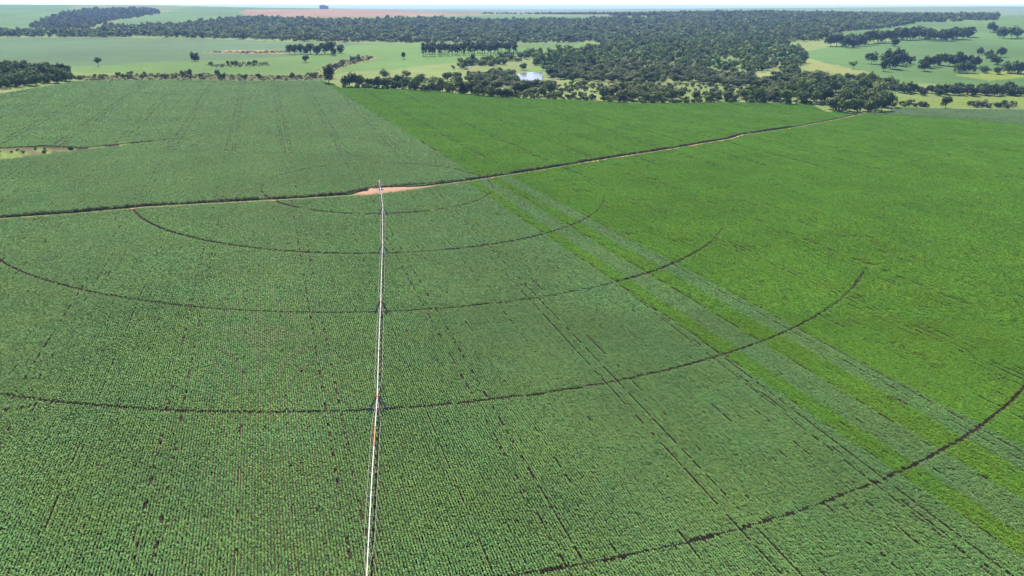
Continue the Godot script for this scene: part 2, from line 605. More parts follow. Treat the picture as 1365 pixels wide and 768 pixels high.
	rm.uv1_scale = Vector3.ONE / 14.0
	tag(part("dirt_road", ribbon(road, 1.05, 0.06, 1.0), rm, self), "narrow reddish dirt track crossing the bean field", "road", "", "structure")
	tag(part("field_path", ribbon(path, 1.6, 0.06, 0.5), mat(Color(0.26, 0.24, 0.13), 0.95), self), "pale grassy path along the far end of the bright green field", "path", "", "structure")
	var pad := poly([[462, 262], [480, 255.5], [495, 250.5], [515, 249.3], [545, 249.2], [575, 248], [596, 245.6], [570, 250.5], [545, 254.5], [520, 257.5], [490, 260.8]])
	var pad_area := [[pad, bounds(pad)]]
	var qv := PackedVector3Array()
	var qi := PackedInt32Array()
	var qn := PackedVector3Array()
	for q in pad:
		qv.append(ground(q.x, q.y) + Vector3.UP * 0.03)
		qn.append(Vector3.UP)
	var tri := Geometry2D.triangulate_polygon(pad)
	for i in range(0, tri.size(), 3):
		var flip := (pad[tri[i + 1]] - pad[tri[i]]).cross(pad[tri[i + 2]] - pad[tri[i]]) > 0.0
		qi.append_array(PackedInt32Array([tri[i], tri[i + 2], tri[i + 1]] if flip else [tri[i], tri[i + 1], tri[i + 2]]))
	var padm := rm.duplicate()
	padm.vertex_color_use_as_albedo = false
	tag(part("bare_ground", mesh_of(qv, qn, PackedColorArray(), qi), padm, self), "bare reddish soil round the pivot base", "ground", "", "structure")

	build_crop(field[0], grass_strip, pad_area, road, path)
	print("crop ", Time.get_ticks_msec())
	build_pivot()
	build_verge(road)
	build_trees(field, clear_land, pond_hole, grass_strip)
	print("done ", Time.get_ticks_msec())

const CIRCLE := Vector2(-64.9, 354.9)
const RADII := [55.36, 109.6, 164.0, 219.3, 273.4]

func near_line(q: Vector2, line: PackedVector2Array) -> float:
	var best := 1e9
	for i in line.size() - 1:
		if minf(line[i].x, line[i + 1].x) - 6.0 > q.x or maxf(line[i].x, line[i + 1].x) + 6.0 < q.x: continue
		best = minf(best, q.distance_to(Geometry2D.get_closest_point_to_segment(q, line[i], line[i + 1])))
	return best

func beyond_road(q: Vector2, line: PackedVector2Array) -> bool:   # on the far side of the road
	for i in line.size() - 1:
		if q.x <= line[i + 1].x or i == line.size() - 2:
			var t := (q.x - line[i].x) / (line[i + 1].x - line[i].x)
			return q.y > lerpf(line[i].y, line[i + 1].y, t)
	return false

func build_crop(field: Array, strip: Array, pad: Array, road: PackedVector2Array, path: PackedVector2Array) -> void:
	var grey := Color(0.114, 0.218, 0.060)
	var green := Color(0.108, 0.230, 0.024)
	# rows run 17.8 degrees left of the view in the grey-green block, 21.25 in the bright block with its strips
	var az := [deg_to_rad(-17.8), deg_to_rad(-21.25)]
	var lods := [[45.0, 200.0, 0.5, 1, 50, 0.155], [200.0, 430.0, 1.0, 1, 30, 0.20], [430.0, 1250.0, 2.0, 4, 22, 0.235]]
	var leafm := leaf_mat(Color.WHITE, Color(0.45, 0.55, 0.18), 0.58, 0.18)
	var leafg := leaf_mat(Color.WHITE, Color(0.42, 0.54, 0.14), 0.62, 0.10)
	var tops := {}
	var lab := {
		"grey_near": "grey-green bean crop in rows on the near side of the dirt road",
		"grey_far": "grey-green bean crop beyond the dirt road and the pivot",
		"green_near": "bright green bean crop on the near side of the dirt road",
		"green_far": "bright green wedge of bean crop beyond the dirt road, against the riverside trees",
		"grey_strip": "grey-green strips of beans sown inside the bright green crop",
		"grey_end": "dull green crop beyond the pale grassy path",
	}
	# added strip of shortened crop, shaped to stand in for the machine shadow
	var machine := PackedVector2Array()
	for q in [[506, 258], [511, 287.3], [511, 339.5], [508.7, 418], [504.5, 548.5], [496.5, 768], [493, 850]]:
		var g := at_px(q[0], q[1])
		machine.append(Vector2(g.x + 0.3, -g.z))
	var noise_r := FastNoiseLite.new()
	noise_r.seed = 21
	noise_r.frequency = 0.05
	for l in lods.size():
		var L: Array = lods[l]
		var chunks := []
		for k in 8: chunks.append(crop_chunk(100 + l * 10 + k, L[2] * 1.06, L[3], int(L[4] * L[2]), L[5], 0.8, 0.17))
		var sets := {}
		var w: float = L[3] * 0.5
		for b in 2:
			var ca := cos(az[b])
			var sa := sin(az[b])
			# bounding box of this ring of the view in row coordinates
			var smin := 1e9
			var smax := -1e9
			var rmin := 1e9
			var rmax := -1e9
			for f in [L[0], L[1]]:
				for u in [-90.0, 1455.0]:
					var x: float = (u - 682.5) * (0.933 * f + 30.0) / FOCAL
					smin = minf(smin, x * ca - f * sa); smax = maxf(smax, x * ca - f * sa)
					rmin = minf(rmin, x * sa + f * ca); rmax = maxf(rmax, x * sa + f * ca)
			if b == 0: smax = minf(smax, 190.0)
			else: smin = maxf(smin, 95.0)
			rmax = minf(rmax, 1150.0)
			var row := floori(smin / w)
			var basis := Basis(Vector3.UP, -az[b])
			while row * w < smax:
				var s := row * w
				row += 1
				var rowjit := noise_r.get_noise_1d(row * 37.0)
				var r: float = rmin
				while r < rmax:
					r += L[2]
					var x := s * ca + r * sa
					var f := r * ca - s * sa
					if f < L[0] or f >= L[1]: continue
					if absf(x) > (0.933 * f + 30.0) * 0.79: continue
					var q := Vector2(x, f)
					# which block does this spot belong to
					var xs := x * cos(az[1]) - f * sin(az[1])
					var rs := x * sin(az[1]) + f * cos(az[1])
					var far := beyond_road(q, road) if f > 180.0 else false
					var kind := ""
					if far:
						var edge := lerpf(122.0, 115.0, clampf((rs - 350.0) / 440.0, 0.0, 1.0))
						if (xs < edge) != (b == 0): continue
						kind = "grey_far" if b == 0 else "green_far"
						if b == 1 and f > 250.0 and f < 640.0 and near_line(q, road) < 3.6: kind = "grey_far"
					else:
						var t := clampf((rs - 136.0) / 239.0, -0.6, 1.0)
						if (xs < lerpf(112.7, 111.6, t)) != (b == 0): continue
						kind = "grey_near"
						if b == 1:
							kind = "green_near"
							var jig := noise_r.get_noise_1d(rs * 2.0) * 0.35
							var x2 := xs + jig
							if (x2 > lerpf(118.4, 117.6, t) and x2 < lerpf(127.6, 124.6, t)) or (x2 > lerpf(136.4, 131.4, t) and x2 < lerpf(144.4, 137.2, t)): kind = "grey_strip"
						if x > 300.0 and f > 560.0:
							for i in path.size() - 1:
								if q.x >= path[i].x and q.x < path[i + 1].x and q.y > lerpf(path[i].y, path[i + 1].y, (q.x - path[i].x) / (path[i + 1].x - path[i].x)): kind = "grey_end"
					if f > 640.0 and not Geometry2D.is_point_in_polygon(q, field[0]): continue
					# bare ground: road, pad, grass strip
					if f > 150.0 and f < 830.0:
						var nr := near_line(q, road)
						if nr < (1.7 if far else 1.2) + w * 0.4: continue
						if x > 300.0 and near_line(q, path) < 2.2: continue
						if x < 20.0 and (inside(x, f, pad) or inside(x, f, strip)): continue
					# wheel tracks of the pivot
					var dc := q.distance_to(CIRCLE)
					var skip := false
					var stunt := 1.0
					if f < 350.0 and x < -5.0 and near_line(q, machine) < 0.32: stunt = 0.3  # plants lowered here to deepen the dark shadow line of the pipe
					for k in 5:
						var off := absf(dc - RADII[k] - noise_r.get_noise_1d(f * 2.0 + x) * 0.25)
						if off > 1.0: continue
						# where the track runs away from the view the canopy closes over it
						var across := absf(f - CIRCLE.y) / maxf(dc, 1.0)
						var half := lerpf(0.33 if k < 2 else 0.27, 0.32 if f < 118.0 else 0.46 if f < 225.0 else 0.78 if f < 290.0 else 0.95, smoothstep(0.25, 0.8, across))
						var last: float = [352.0, 344.0, 300.0, 246.0, 190.0][k]
						if off < half and (x < 40.0 or f < last - 14.0 * maxf(0.0, noise_r.get_noise_2d(x * 3.0, f * 3.0) + 0.25)):
							if not far: skip = k > 0 or noise_r.get_noise_2d(x * 1.5, f * 1.5) > -0.3
							else: skip = k == 0 and noise_r.get_noise_2d(x * 4, f * 4) > -0.2
					if skip: continue
					# sprayer wheelings every 32 m, broken where the canopy has closed over them
					var m := fposmod(s - (4.0 if b == 0 else 109.6) + 0.25, 32.1 if b == 0 else 31.6)
					var lane := m < w + 0.01 or (m > 3.0 and m < 3.0 + w + 0.01)
					var gate := noise_r.get_noise_2d(r * 2.2, s * 0.6)
					if lane:
						var open := noise_r.get_noise_2d(r * 5.0, s * 3.0)
						if w < 1.5 and open > (-0.22 if x > 5.0 else 0.06) + (0.16 if kind.begins_with("green") else 0.0): stunt = 0.4
						if w < 1.5 and x < 5.0 and open > 0.16: continue
						if w > 1.5 and open > 0.05: stunt = 0.42
					# thin rows
					if w < 1.5 and rowjit + 0.55 * gate > (0.42 if kind.begins_with("green") else 0.62): stunt = 0.45
					var c := grey if kind.begins_with("grey") else green
					if kind == "grey_end": c = Color(0.12, 0.20, 0.075)
					var patch := noise_a.get_noise_2d(x * 0.9, f * 0.9)
					var rnd := rng.randf()
					var streak := noise_r.get_noise_2d(r * 1.2, s * 14.0)
					var tone: float = lerpf(0.84 if l < 2 else 0.93, 1.16 if l < 2 else 1.07, rnd) * (1.0 + 0.16 * patch + 0.08 * rowjit + (0.26 if b == 1 else 0.16) * streak)
					var warm := 0.13 * noise_b.get_noise_2d(x * 1.3 + 70.0, f * 1.3) + 0.12 * (rng.randf() - 0.5)
					c = Color(c.r * tone * (1.0 + warm), c.g * tone, c.b * tone * (1.0 - warm))
					var turn := basis if rnd < 0.5 else basis.rotated(Vector3.UP, PI)
					var key := kind + "/" + str(rng.randi() % 8)
					if not sets.has(key): sets[key] = [[], []]
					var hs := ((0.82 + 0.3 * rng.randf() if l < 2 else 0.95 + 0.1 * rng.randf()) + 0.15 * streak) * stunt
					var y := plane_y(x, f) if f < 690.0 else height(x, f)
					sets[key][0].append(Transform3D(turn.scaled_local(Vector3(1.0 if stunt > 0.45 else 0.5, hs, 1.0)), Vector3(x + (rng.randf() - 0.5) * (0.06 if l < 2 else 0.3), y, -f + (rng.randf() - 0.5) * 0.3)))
					sets[key][1].append(c)
		for key in sets:
			var kind: String = key.get_slice("/", 0)
			if not tops.has(kind):
				tops[kind] = base("bean_crop", Vector3.ZERO)
				tag(tops[kind], lab[kind], "crop", "", "stuff")
			multi("crop_rows", chunks[int(key.get_slice("/", 1))], leafg if kind.begins_with("green") else leafm, sets[key][0], sets[key][1], tops[kind])
		var total := 0
		for key in sets: total += sets[key][0].size()
		print("lod ", l, " ", total, " ", Time.get_ticks_msec())

# ---------------------------------------------------------------- the centre pivot
func build_pivot() -> void:
	var white := mat(Color(0.33, 0.315, 0.285), 0.55, 0.1)
	var galv := mat(Color(0.27, 0.255, 0.22), 0.7, 0.2)
	var rust := mat(Color(0.42, 0.16, 0.07), 0.8)
	var red := mat(Color(0.30, 0.06, 0.04), 0.6)
	var dark := mat(Color(0.05, 0.05, 0.05), 0.7)
	var tyre := mat(Color(0.025, 0.025, 0.025), 0.9)
	var hose := mat(Color(0.30, 0.24, 0.16), 0.8)
	var p0 := at_px(506, 252)
	var root := base("irrigation_pivot", p0)
	tag(root, "long centre-pivot irrigation machine, pale pipe on dark wheeled towers across the beans", "irrigator")
	var feet := [p0]
	for q in [[511, 287.3], [511, 339.5], [508.7, 418], [504.5, 548.5]]: feet.append(at_px(q[0], q[1]))
	var last: Vector3 = feet[4] + (feet[4] - feet[3])
	feet.append(ground(last.x - 0.6, -last.z))
	var tall := 3.75
	# pivot stand: four leaning legs, cross bars, riser and control box
	var stand := Node3D.new()
	stand.name = "pivot_stand"
	root.add_child(stand)
	for s in [[-1, -1], [1, -1], [1, 1], [-1, 1]]:
		part("leg", tube([Vector3(s[0] * 1.3, -0.1, s[1] * 1.3), Vector3(s[0] * 0.22, 3.5, s[1] * 0.22)], [0.09, 0.07], 6), dark, stand)
	for k in 4:
		var a := Vector3(1.0, 1.0, 1.0).rotated(Vector3.UP, k * PI / 2)
		var b := a.rotated(Vector3.UP, PI / 2)
		part("cross_bar", tube([a * Vector3(0.99, 1, 0.99), b * Vector3(0.99, 1, 0.99)], [0.05, 0.05], 5), dark, stand)
	part("riser", tube([Vector3(0, 0, 0), Vector3(0, 4.3, 0)], [0.13, 0.13], 10), white, stand)
	part("control_box", box(Vector3(0.9, 1.3, 0.6)), dark, stand, Vector3(1.25, 1.5, 0.2))
	part("foundation_slab", box(Vector3(3.4, 0.24, 3.4)), mat(Color(0.25, 0.2, 0.16)), stand, Vector3(0, 0.06, 0))
	for k in 5:
		var a: Vector3 = feet[k] - p0 + Vector3.UP * tall
		var b: Vector3 = feet[k + 1] - p0 + Vector3.UP * tall
		if k == 0: a = Vector3(0, 4.2, 0)
		var along := (b - a).normalized()
		var side := along.cross(Vector3.UP).normalized()
		var n := 8
		var top := []
		for i in n * 2 + 1:
			var t := float(i) / (n * 2)
			top.append(a.lerp(b, t) + Vector3.UP * (0.95 * 4.0 * t * (1.0 - t)))
		# one pipe length between two couplings, the rusted stretch of the last span its own
		var span := Node3D.new()
		span.name = "span"
		root.add_child(span, true)
		for i in n:
			var seg := [top[i * 2], top[i * 2 + 1], top[i * 2 + 2]]
			var m: Material = white
			if k == 0 and i in [1, 2]: m = red
			if k == 4 and i in [2]: m = rust
			part("pipe", tube(seg, [0.092, 0.092, 0.092], 10), m, span)
			if i > 0: part("flange", tube([top[i * 2] - along * 0.05, top[i * 2] + along * 0.05], [0.19, 0.19], 10), galv, span)
		# truss: two rods below, V struts and cross ties at each joint
		for sgn in [-1.0, 1.0]:
			var rod := []
			var rr := []
			for i in n * 2 + 1:
				var t := float(i) / (n * 2)
				var sag := minf(1.0, minf(t, 1.0 - t) * 6.0)
				rod.append(top[i] - Vector3.UP * 1.25 * sag + side * sgn * 0.85 * sag)
				rr.append(0.022)
			part("truss_rod", tube(rod, rr, 5), galv, span)
			for i in range(1, n):
				part("strut", tube([top[i * 2], rod[i * 2]], [0.022, 0.022], 5), galv, span)
		for i in range(1, n):
			var low: Vector3 = top[i * 2] - Vector3.UP * 1.25
			part("cross_tie", tube([low - side * 0.85, low + side * 0.85], [0.025, 0.025], 5), galv, span)
		for i in 18:
			var t := (i + 0.5) / 18.0
			var c: Vector3 = a.lerp(b, t) + Vector3.UP * (0.95 * 4.0 * t * (1.0 - t) + 0.1)
			var d: Vector3 = side * (0.45 if i % 2 else -0.45)
			part("sprinkler_drop", tube([c, c + d * 0.5 + Vector3.UP * 0.2, c + d, c + d - Vector3.UP * 1.9], [0.02, 0.02, 0.02, 0.03], 5), hose, span)
		# drive tower at the outer end
		var g: Vector3 = feet[k + 1] - p0
		var tower := Node3D.new()
		tower.name = "drive_tower"
		root.add_child(tower, true)
		part("coupling", tube([b - along * 0.4, b + along * 0.4], [0.24, 0.24], 10), red, tower)
		var wheels := []
		for sgn in [-1.0, 1.0]:
			var wx: Vector3 = feet[k + 1] + side * sgn * 2.0
			var wp: Vector3 = ground(wx.x, -wx.z) - p0 + Vector3.UP * 0.55
			wheels.append(wp)
			for e in [-0.55, 0.55]:
				part("leg", tube([wp + along * e * 0.9 - side * sgn * 0.12 + Vector3.UP * 0.1, b + along * e - Vector3.UP * 0.15 + side * sgn * 0.15], [0.12, 0.11], 6), dark, tower)
			var wheel := part("wheel", tube([wp - along * 0.2, wp - along * 0.17, wp + along * 0.17, wp + along * 0.2], [0.52, 0.6, 0.6, 0.52], 20), tyre, tower)
			part("rim", tube([-along * 0.22, along * 0.22], [0.34, 0.34], 12), galv, wheel, wp)
		part("base_beam", tube([wheels[0] + Vector3.UP * 0.15, wheels[1] + Vector3.UP * 0.15], [0.11, 0.11], 6), dark, tower)
		part("brace", tube([wheels[0].lerp(b, 0.5), wheels[1].lerp(b, 0.5)], [0.05, 0.05], 5), dark, tower)
		part("drive_motor", box(Vector3(0.5, 0.45, 0.5)), dark, tower, wheels[0].lerp(wheels[1], 0.5) + Vector3.UP * 0.3)

# rough weeds on the bank along the far side of the road
func build_verge(road: PackedVector2Array) -> void:
	var xf := []
	var tint := []
	var m := leaf_mat(Color.WHITE, Color(0.3, 0.36, 0.14), 0.7, 0.3)
	var mesh := crown_mesh(901, Vector3(0.8, 0.75, 0.8), 0.0, 6, 60, 0.3)
	for i in road.size() - 3:
		var a := road[i]
		var b := road[i + 1]
		var d := (b - a).normalized()
		var nn := Vector2(-d.y, d.x)
		var len := a.distance_to(b)
		var t := 0.0
		while t < len:
			t += 0.55
			var q := a + d * t + nn * (2.0 + 0.9 * rng.randf())
			var pad := q.distance_to(Vector2(-58, 352)) < 26.0
			if pad: q += nn * 5.0 * (1.0 - q.distance_to(Vector2(-62, 352)) / 30.0)
			if noise_b.get_noise_2d(q.x * 3.0, q.y * 3.0) > 0.35: continue
			var s := 0.6 + 0.55 * rng.randf() + 0.35 * noise_b.get_noise_1d(q.x * 1.5)
			xf.append(Transform3D(Basis(Vector3.UP, rng.randf() * TAU).scaled(Vector3(s, s, s)), ground(q.x, q.y)))
			var c := Color(0.06, 0.085, 0.03).lerp(Color(0.15, 0.12, 0.06), rng.randf() * rng.randf())
			tint.append(c)
	tag(multi("verge_weeds", mesh, m, xf, tint, self), "dark rough weeds along the bank of the dirt track", "weeds", "", "stuff")

# ---------------------------------------------------------------- trees and shrubs
func build_trees(field: Array, clear_land: Array, pond: Array, strip: Array) -> void:
	# lone trees and groves one can point to: [u, v base, width px, height px, kind, tone, label]
	for t in [
		[260, 82, 14, 11, "dome", 3, "lone round dark tree in the pale field beside the scrub patch"],
		[131, 89, 11, 11, "open", 3, "lone open-crowned tree on the edge of the far grey-green field"],
		[408, 83, 10, 9, "round", 3, "small round tree in the green field in front of the dark grove"],
		[538, 79, 7, 10, "round", 3, "small upright tree alone in the pale green field"],
		[438.5, 111, 16, 29, "tall", 3, "tall dark column-shaped tree at the corner of the bean field"],
		[1137, 92, 12, 10, "open", 1, "small thin tree alone in the dry part of the hillside field"],
		[1161, 85, 15, 14, "round", 3, "round dark tree standing left of the clump in the hillside field"],
		[1193, 62, 12, 12, "round", 3, "round dark tree just below the hedge in the hillside field"],
		[1260, 144, 13, 14, "round", 3, "single dark round bush-like tree in the yellow meadow"],
		[1177.5, 95, 11, 16, "tall", 3, "narrow dark tree in front of the clump in the hillside field"],
	]:
		tree_px(t[0], t[1], t[2], t[3], t[4], t[5], t[6])
	for t in [[386, 72, 10, 12], [393, 73, 11, 13], [401, 72, 11, 13], [414, 72, 12, 15], [423, 73, 12, 14], [433, 72, 14, 17], [442, 72, 15, 18], [454, 71, 13, 13], [446, 74, 9, 12], [409, 73, 10, 12]]:
		tree_px(t[0], t[1], t[2], t[3], "tall" if t[3] > 14 else "round", 3, "tree in the small grove amid the pale green field", "grove in the far field")
	for i in 34:
		var w := i / 33.0
		for k in 2:
			tree_px(564.0 + 122.0 * w + rng.randf() * 3.0, 75.5 - 2.5 * w - k * 2.5 - rng.randf(), 6.5, 15.0 + rng.randf() * 3.0, "pole", 3, "tree in the planted block in the pale field", "planted block of slim trees", "slim_tree")
	for t in [[1184, 86, 20, 17], [1196, 87, 18, 19], [1190, 92, 20, 19], [1205, 86, 16, 14], [1213, 85, 14, 9]]:
		tree_px(t[0], t[1], t[2], t[3], "dome", 3, "tree in the clump in the hillside field", "clump in the hillside field")
	for t in [[1234, 90, 18, 14], [1232, 95, 16, 13], [1252, 87, 18, 14], [1265, 88, 20, 15], [1279, 88, 18, 15], [1290, 89, 16, 14], [1298, 91, 14, 14], [1246, 89, 14, 13]]:
		tree_px(t[0], t[1], t[2], t[3], "dome", 3, "tree in the long thicket across the hillside field", "long thicket in the hillside field")
	for t in [[1278, 97, 16, 12], [1290, 97, 16, 13], [1312, 97, 14, 8], [1330, 99, 14, 9], [1345, 97, 20, 12], [1358, 98, 20, 14], [1372, 98, 20, 14], [1322, 82, 13, 10], [1334, 76, 12, 12], [1306, 73, 9, 8], [1318, 76, 10, 8], [1327, 86, 14, 10]]:
		tree_px(t[0], t[1], t[2], t[3], "dome", 0, "tree among the scrub at the end of the hillside thicket", "scrubby trees at the thicket end")
	for t in [[1320, 43, 10, 12], [1326, 43, 8, 9], [1338, 51, 14, 14], [1348, 51, 14, 13], [1357, 50, 12, 11], [1332, 48, 10, 9]]:
		tree_px(t[0], t[1], t[2], t[3], "round", 0, "tree in the pair of clumps high in the hillside field", "clumps high in the hillside field")
	for i in 26:
		var w := i / 25.0
		var u := 1105.0 + 185.0 * w
		tree_px(u + rng.randf() * 3.0, lerpf(63.0, 51.0, w) + 3.0 * sin(w * 9.0) - rng.randf() * 3.0, 14.0 + 4.0 * rng.randf(), 12.0 + 5.0 * rng.randf(), "round" if i % 3 else "dome", 3 if i % 2 else 0, "tree in the broad hedge between the hillside fields", "broad hedge between the hillside fields")
	# the wood's front along the field, largest in view
	for t in [[1053, 127.2, 21, 15], [1069, 127.8, 25, 20], [1096, 127.4, 22, 16], [1108, 127.2, 20, 21], [1134, 128.6, 24, 16], [1146, 128.3, 24, 21], [1171, 127.2, 23, 19], [1046, 133.5, 22, 15], [1068, 135.6, 22, 16], [1086, 134.7, 25, 21], [1100, 134.2, 23, 17], [1115, 133.9, 25, 14], [1132, 134.9, 20, 18], [1155, 134.0, 26, 16], [1172, 133.6, 23, 16], [1048, 138, 21, 18], [1071, 138, 18, 16], [1088, 138, 20, 17], [1099, 138, 18, 20], [1125, 141.8, 24, 22], [1133, 139.2, 26, 20], [1155, 141.8, 23, 21], [1171, 138.8, 22, 15], [1111, 145.8, 21, 14], [1119, 141.8, 24, 17], [1132, 141.5, 26, 17], [1143, 141.3, 18, 15], [1157, 141.7, 18, 18], [1165, 146.0, 19, 18], [1180, 143.0, 26, 18], [1113, 148.2, 18, 17], [1123, 149.7, 25, 18], [1132, 147.8, 20, 16], [1143, 149.6, 19, 14], [1158, 148.7, 26, 17], [1167, 149.0, 24, 20], [1175, 147.3, 20, 21]]:
		tree_px(t[0], t[1], t[2], t[3], "round" if rng.randf() < 0.6 else "dome", [1, 0, 3, 0][rng.randi() % 4], "tree in the dense copse at the bend of the field", "copse at the field corner")
	for t in [[466, 116, 30, 22], [478, 116, 26, 20], [493, 116, 22, 15], [505, 117, 22, 20], [516, 118, 22, 18], [528, 119, 22, 14], [540, 119, 24, 18], [553, 120, 26, 20], [566, 122, 22, 12], [577, 121, 22, 16], [590, 122, 24, 20], [603, 124, 24, 20], [616, 125, 18, 24], [628, 126, 24, 22], [640, 128, 22, 18], [652, 129, 24, 20], [664, 130, 22, 14], [676, 130, 22, 16], [512, 106, 16, 16], [543, 103, 16, 12], [597, 108, 18, 14], [560, 113, 24, 16], [575, 114, 22, 16], [610, 114, 22, 16], [530, 112, 22, 15], [645, 118, 22, 16], [660, 119, 22, 16]]:
		tree_px(t[0], t[1], t[2] * 0.9, t[3] * 0.85, "dome" if rng.randf() < 0.6 else "round", [0, 3, 3, 1][rng.randi() % 4], "tree in the belt lining the bright wedge of crop", "tree belt along the crop")
	# wood by the river, left wood, hedges: outlines on the ground, one tree at a time
	var holes := clear_land.slice(8) + pond + [field[0]]
	var zones := [
		[[[[-200, 96], [0, 93], [60, 92], [92, 99], [95, 111], [40, 116], [0, 119], [-200, 128]]], 11.0, 1.0, 11.0, 9.0, [3, 0, 0], "dome", "tree in the wood past the grass-strip end of the beans", "wood beside the beans"],
		[[[[688, 122], [700, 116], [735, 114], [735, 130], [690, 129]], [[690, 100], [660, 98], [600, 108], [690, 119]], [[800, 128], [850, 122], [905, 124], [915, 136], [850, 138], [800, 136]], [[925, 131], [1035, 126], [1035, 137], [925, 136]]], 12.0, 0.85, 11.5, 10.0, [0, 1, 2, 3], "round", "tree on the riverside near the crop edge", "riverside trees near the crop"],
		[[[[1185, 118], [1230, 121], [1300, 119], [1400, 122], [1600, 124], [1600, 127], [1400, 128], [1190, 126]]], 12.0, 0.9, 13.0, 10.0, [0, 3, 3], "dome", "tree in the hedge row beyond the yellow meadow", "hedge row beyond the meadow"],
		[[[[1030, 104], [1060, 101], [1110, 108], [1190, 113], [1190, 122], [1100, 122], [1030, 130]]], 14.0, 0.9, 14.0, 12.0, [0, 1, 3], "round", "tree in the wood behind the copse", "wood behind the copse"],
		[[[[690, 92], [780, 92], [860, 88], [930, 94], [1000, 106], [1030, 112], [1030, 122], [930, 112], [860, 112], [740, 108], [728, 100]]], 12.5, 0.9, 12.0, 10.0, [0, 3, 0, 2], "round", "tree in the river wood above the marsh", "river wood above the marsh"],
	]
	var spots := []
	for z in zones:
		for q in scatter(areas(z[0]), holes, z[1], z[2]):
			var s := 0.7 + 0.6 * rng.randf()
			var kind: String = z[6] if rng.randf() < 0.7 else ["tall", "dome", "round", "open"][rng.randi() % 4]
			var visible: bool = absf(q.x) < (0.933 * q.y + 30.0) * 0.70
			spots.append([z[3] * s / q.y * (1.0 if visible else 0.3), q, kind, z[3] * s, z[4] * s * (0.85 + 0.3 * rng.randf()), z[5][rng.randi() % z[5].size()], z[7], z[8]])
	spots.sort_custom(func(a, b): return a[0] > b[0])
	var rest := {}
	for t in spots:
		if used.get("broadleaf_tree", 0) < 299:
			tree_at(ground(t[1].x, t[1].y), t[2], t[3], t[4], t[5], "broadleaf_tree", t[6], t[7])
		else:                                 # past the 300 that show largest: one mass
			var v := rng.randi() % 2
			var key: String = t[2] + str(v)
			if not rest.has(key): rest[key] = [make_tree(t[2], v), [], []]
			var sx: float = t[3] / rest[key][0][2]
			rest[key][1].append(Transform3D(Basis(Vector3.UP, rng.randf() * TAU).scaled(Vector3(sx, t[4] / rest[key][0][3], sx)), ground(t[1].x, t[1].y) - Vector3.UP * 0.1))
			rest[key][2].append(FOLIAGE[t[5]] * (0.85 + 0.3 * rng.randf()))
	var river_wood := base("forest", Vector3.ZERO)
	tag(river_wood, "river wood standing behind the first trees along the crop", "forest", "", "stuff")
	var mass := leaf_mat(Color.WHITE, Color(0.4, 0.46, 0.18), 0.65, 0.15)
	for key in rest:
		multi("tree_crowns", rest[key][0][1], mass, rest[key][1], rest[key][2], river_wood)
	print("single trees ", used.get("broadleaf_tree", 0) + 1, " ", Time.get_ticks_msec())
	# shrubs on the marsh, along the meadow and in the scrub belt
	var low := [
		[[[[690, 131.5], [850, 138.5], [960, 137.5], [1080, 140], [1080, 137], [960, 134], [850, 134.5], [690, 127.5]], [[458, 117.5], [560, 120.5], [690, 130.5], [690, 128], [560, 118], [458, 115]]], 6.5, 0.6, 6.0, 4.4, [0, 2, 0, 1], "bush along the foot of the trees at the crop edge", "bushes along the crop edge"],
		[[[[735, 112], [860, 113], [930, 113], [1030, 123], [1030, 128], [905, 124], [800, 135], [735, 128]]], 11.0, 0.62, 6.5, 4.2, [2, 0, 1, 2], "shrub on the grassy marsh by the river", "shrubs on the marsh"],
		[[[[1185, 143], [1235, 143], [1240, 139], [1185, 139]], [[1290, 143], [1350, 145], [1350, 141], [1295, 139]]], 9.0, 0.8, 8.0, 4.6, [2, 0, 2], "shrub along the edge of the yellow meadow", "shrubs along the meadow"],
		[[[[95, 101], [200, 100], [300, 101], [440, 103], [440, 106], [300, 107], [110, 107]]], 15.0, 0.6, 7.0, 5.0, [0, 2, 2], "bush in the scrub belt beyond the grey-green beans", "bushes in the scrub belt"],
		[[[[275, 86], [355, 84], [360, 88], [285, 89]], [[425, 92], [455, 82], [490, 75], [498, 78], [465, 87], [440, 95]]], 15.0, 0.6, 7.0, 5.0, [2, 2, 0], "bush in the brown scrub patches amid the green fields", "bushes in the brown scrub"],
		[[[[-60, 204], [0, 201], [60, 197], [110, 199], [60, 206], [0, 212], [-60, 220]]], 5.5, 0.45, 2.6, 1.5, [0, 3, 2], "bush on the yellow grass strip inside the beans", "bushes on the grass strip"],
	]
	var bushes := []
	for z in low:
		for q in scatter(areas(z[0]), pond, z[1], z[2]):
			var s := 0.55 + 0.8 * rng.randf()
			bushes.append([z[3] * s / q.y * (1.0 if absf(q.x) < (0.933 * q.y + 30.0) * 0.7 else 0.2), q, z[3] * s, z[4] * s * (0.8 + 0.4 * rng.randf()), z[5][rng.randi() % z[5].size()], z[6], z[7]])
	bushes.sort_custom(func(a, b): return a[0] > b[0])
	var bx := []
	var bt := []
	for t in bushes:
		if used.get("shrub", 0) < 284:
			tree_at(ground(t[1].x, t[1].y), "shrub", t[2], t[3], t[4], "shrub", t[5], t[6])
		else:
			bx.append(Transform3D(Basis(Vector3.UP, rng.randf() * TAU).scaled(Vector3(t[2] / 5.0, t[3] / 3.2, t[2] / 5.0)), ground(t[1].x, t[1].y) - Vector3.UP * 0.1))
			bt.append(FOLIAGE[t[4]] * (0.8 + 0.4 * rng.randf()))
	var thin := areas([[[88, 102], [200, 99], [300, 99.5], [440, 101], [444, 107], [300, 108], [110, 108]], [[275, 86], [355, 83], [362, 88], [285, 90]], [[420, 95], [455, 82], [490, 74], [500, 77], [465, 88], [440, 97]], [[272, 70], [370, 68], [390, 70], [330, 71.5]]])
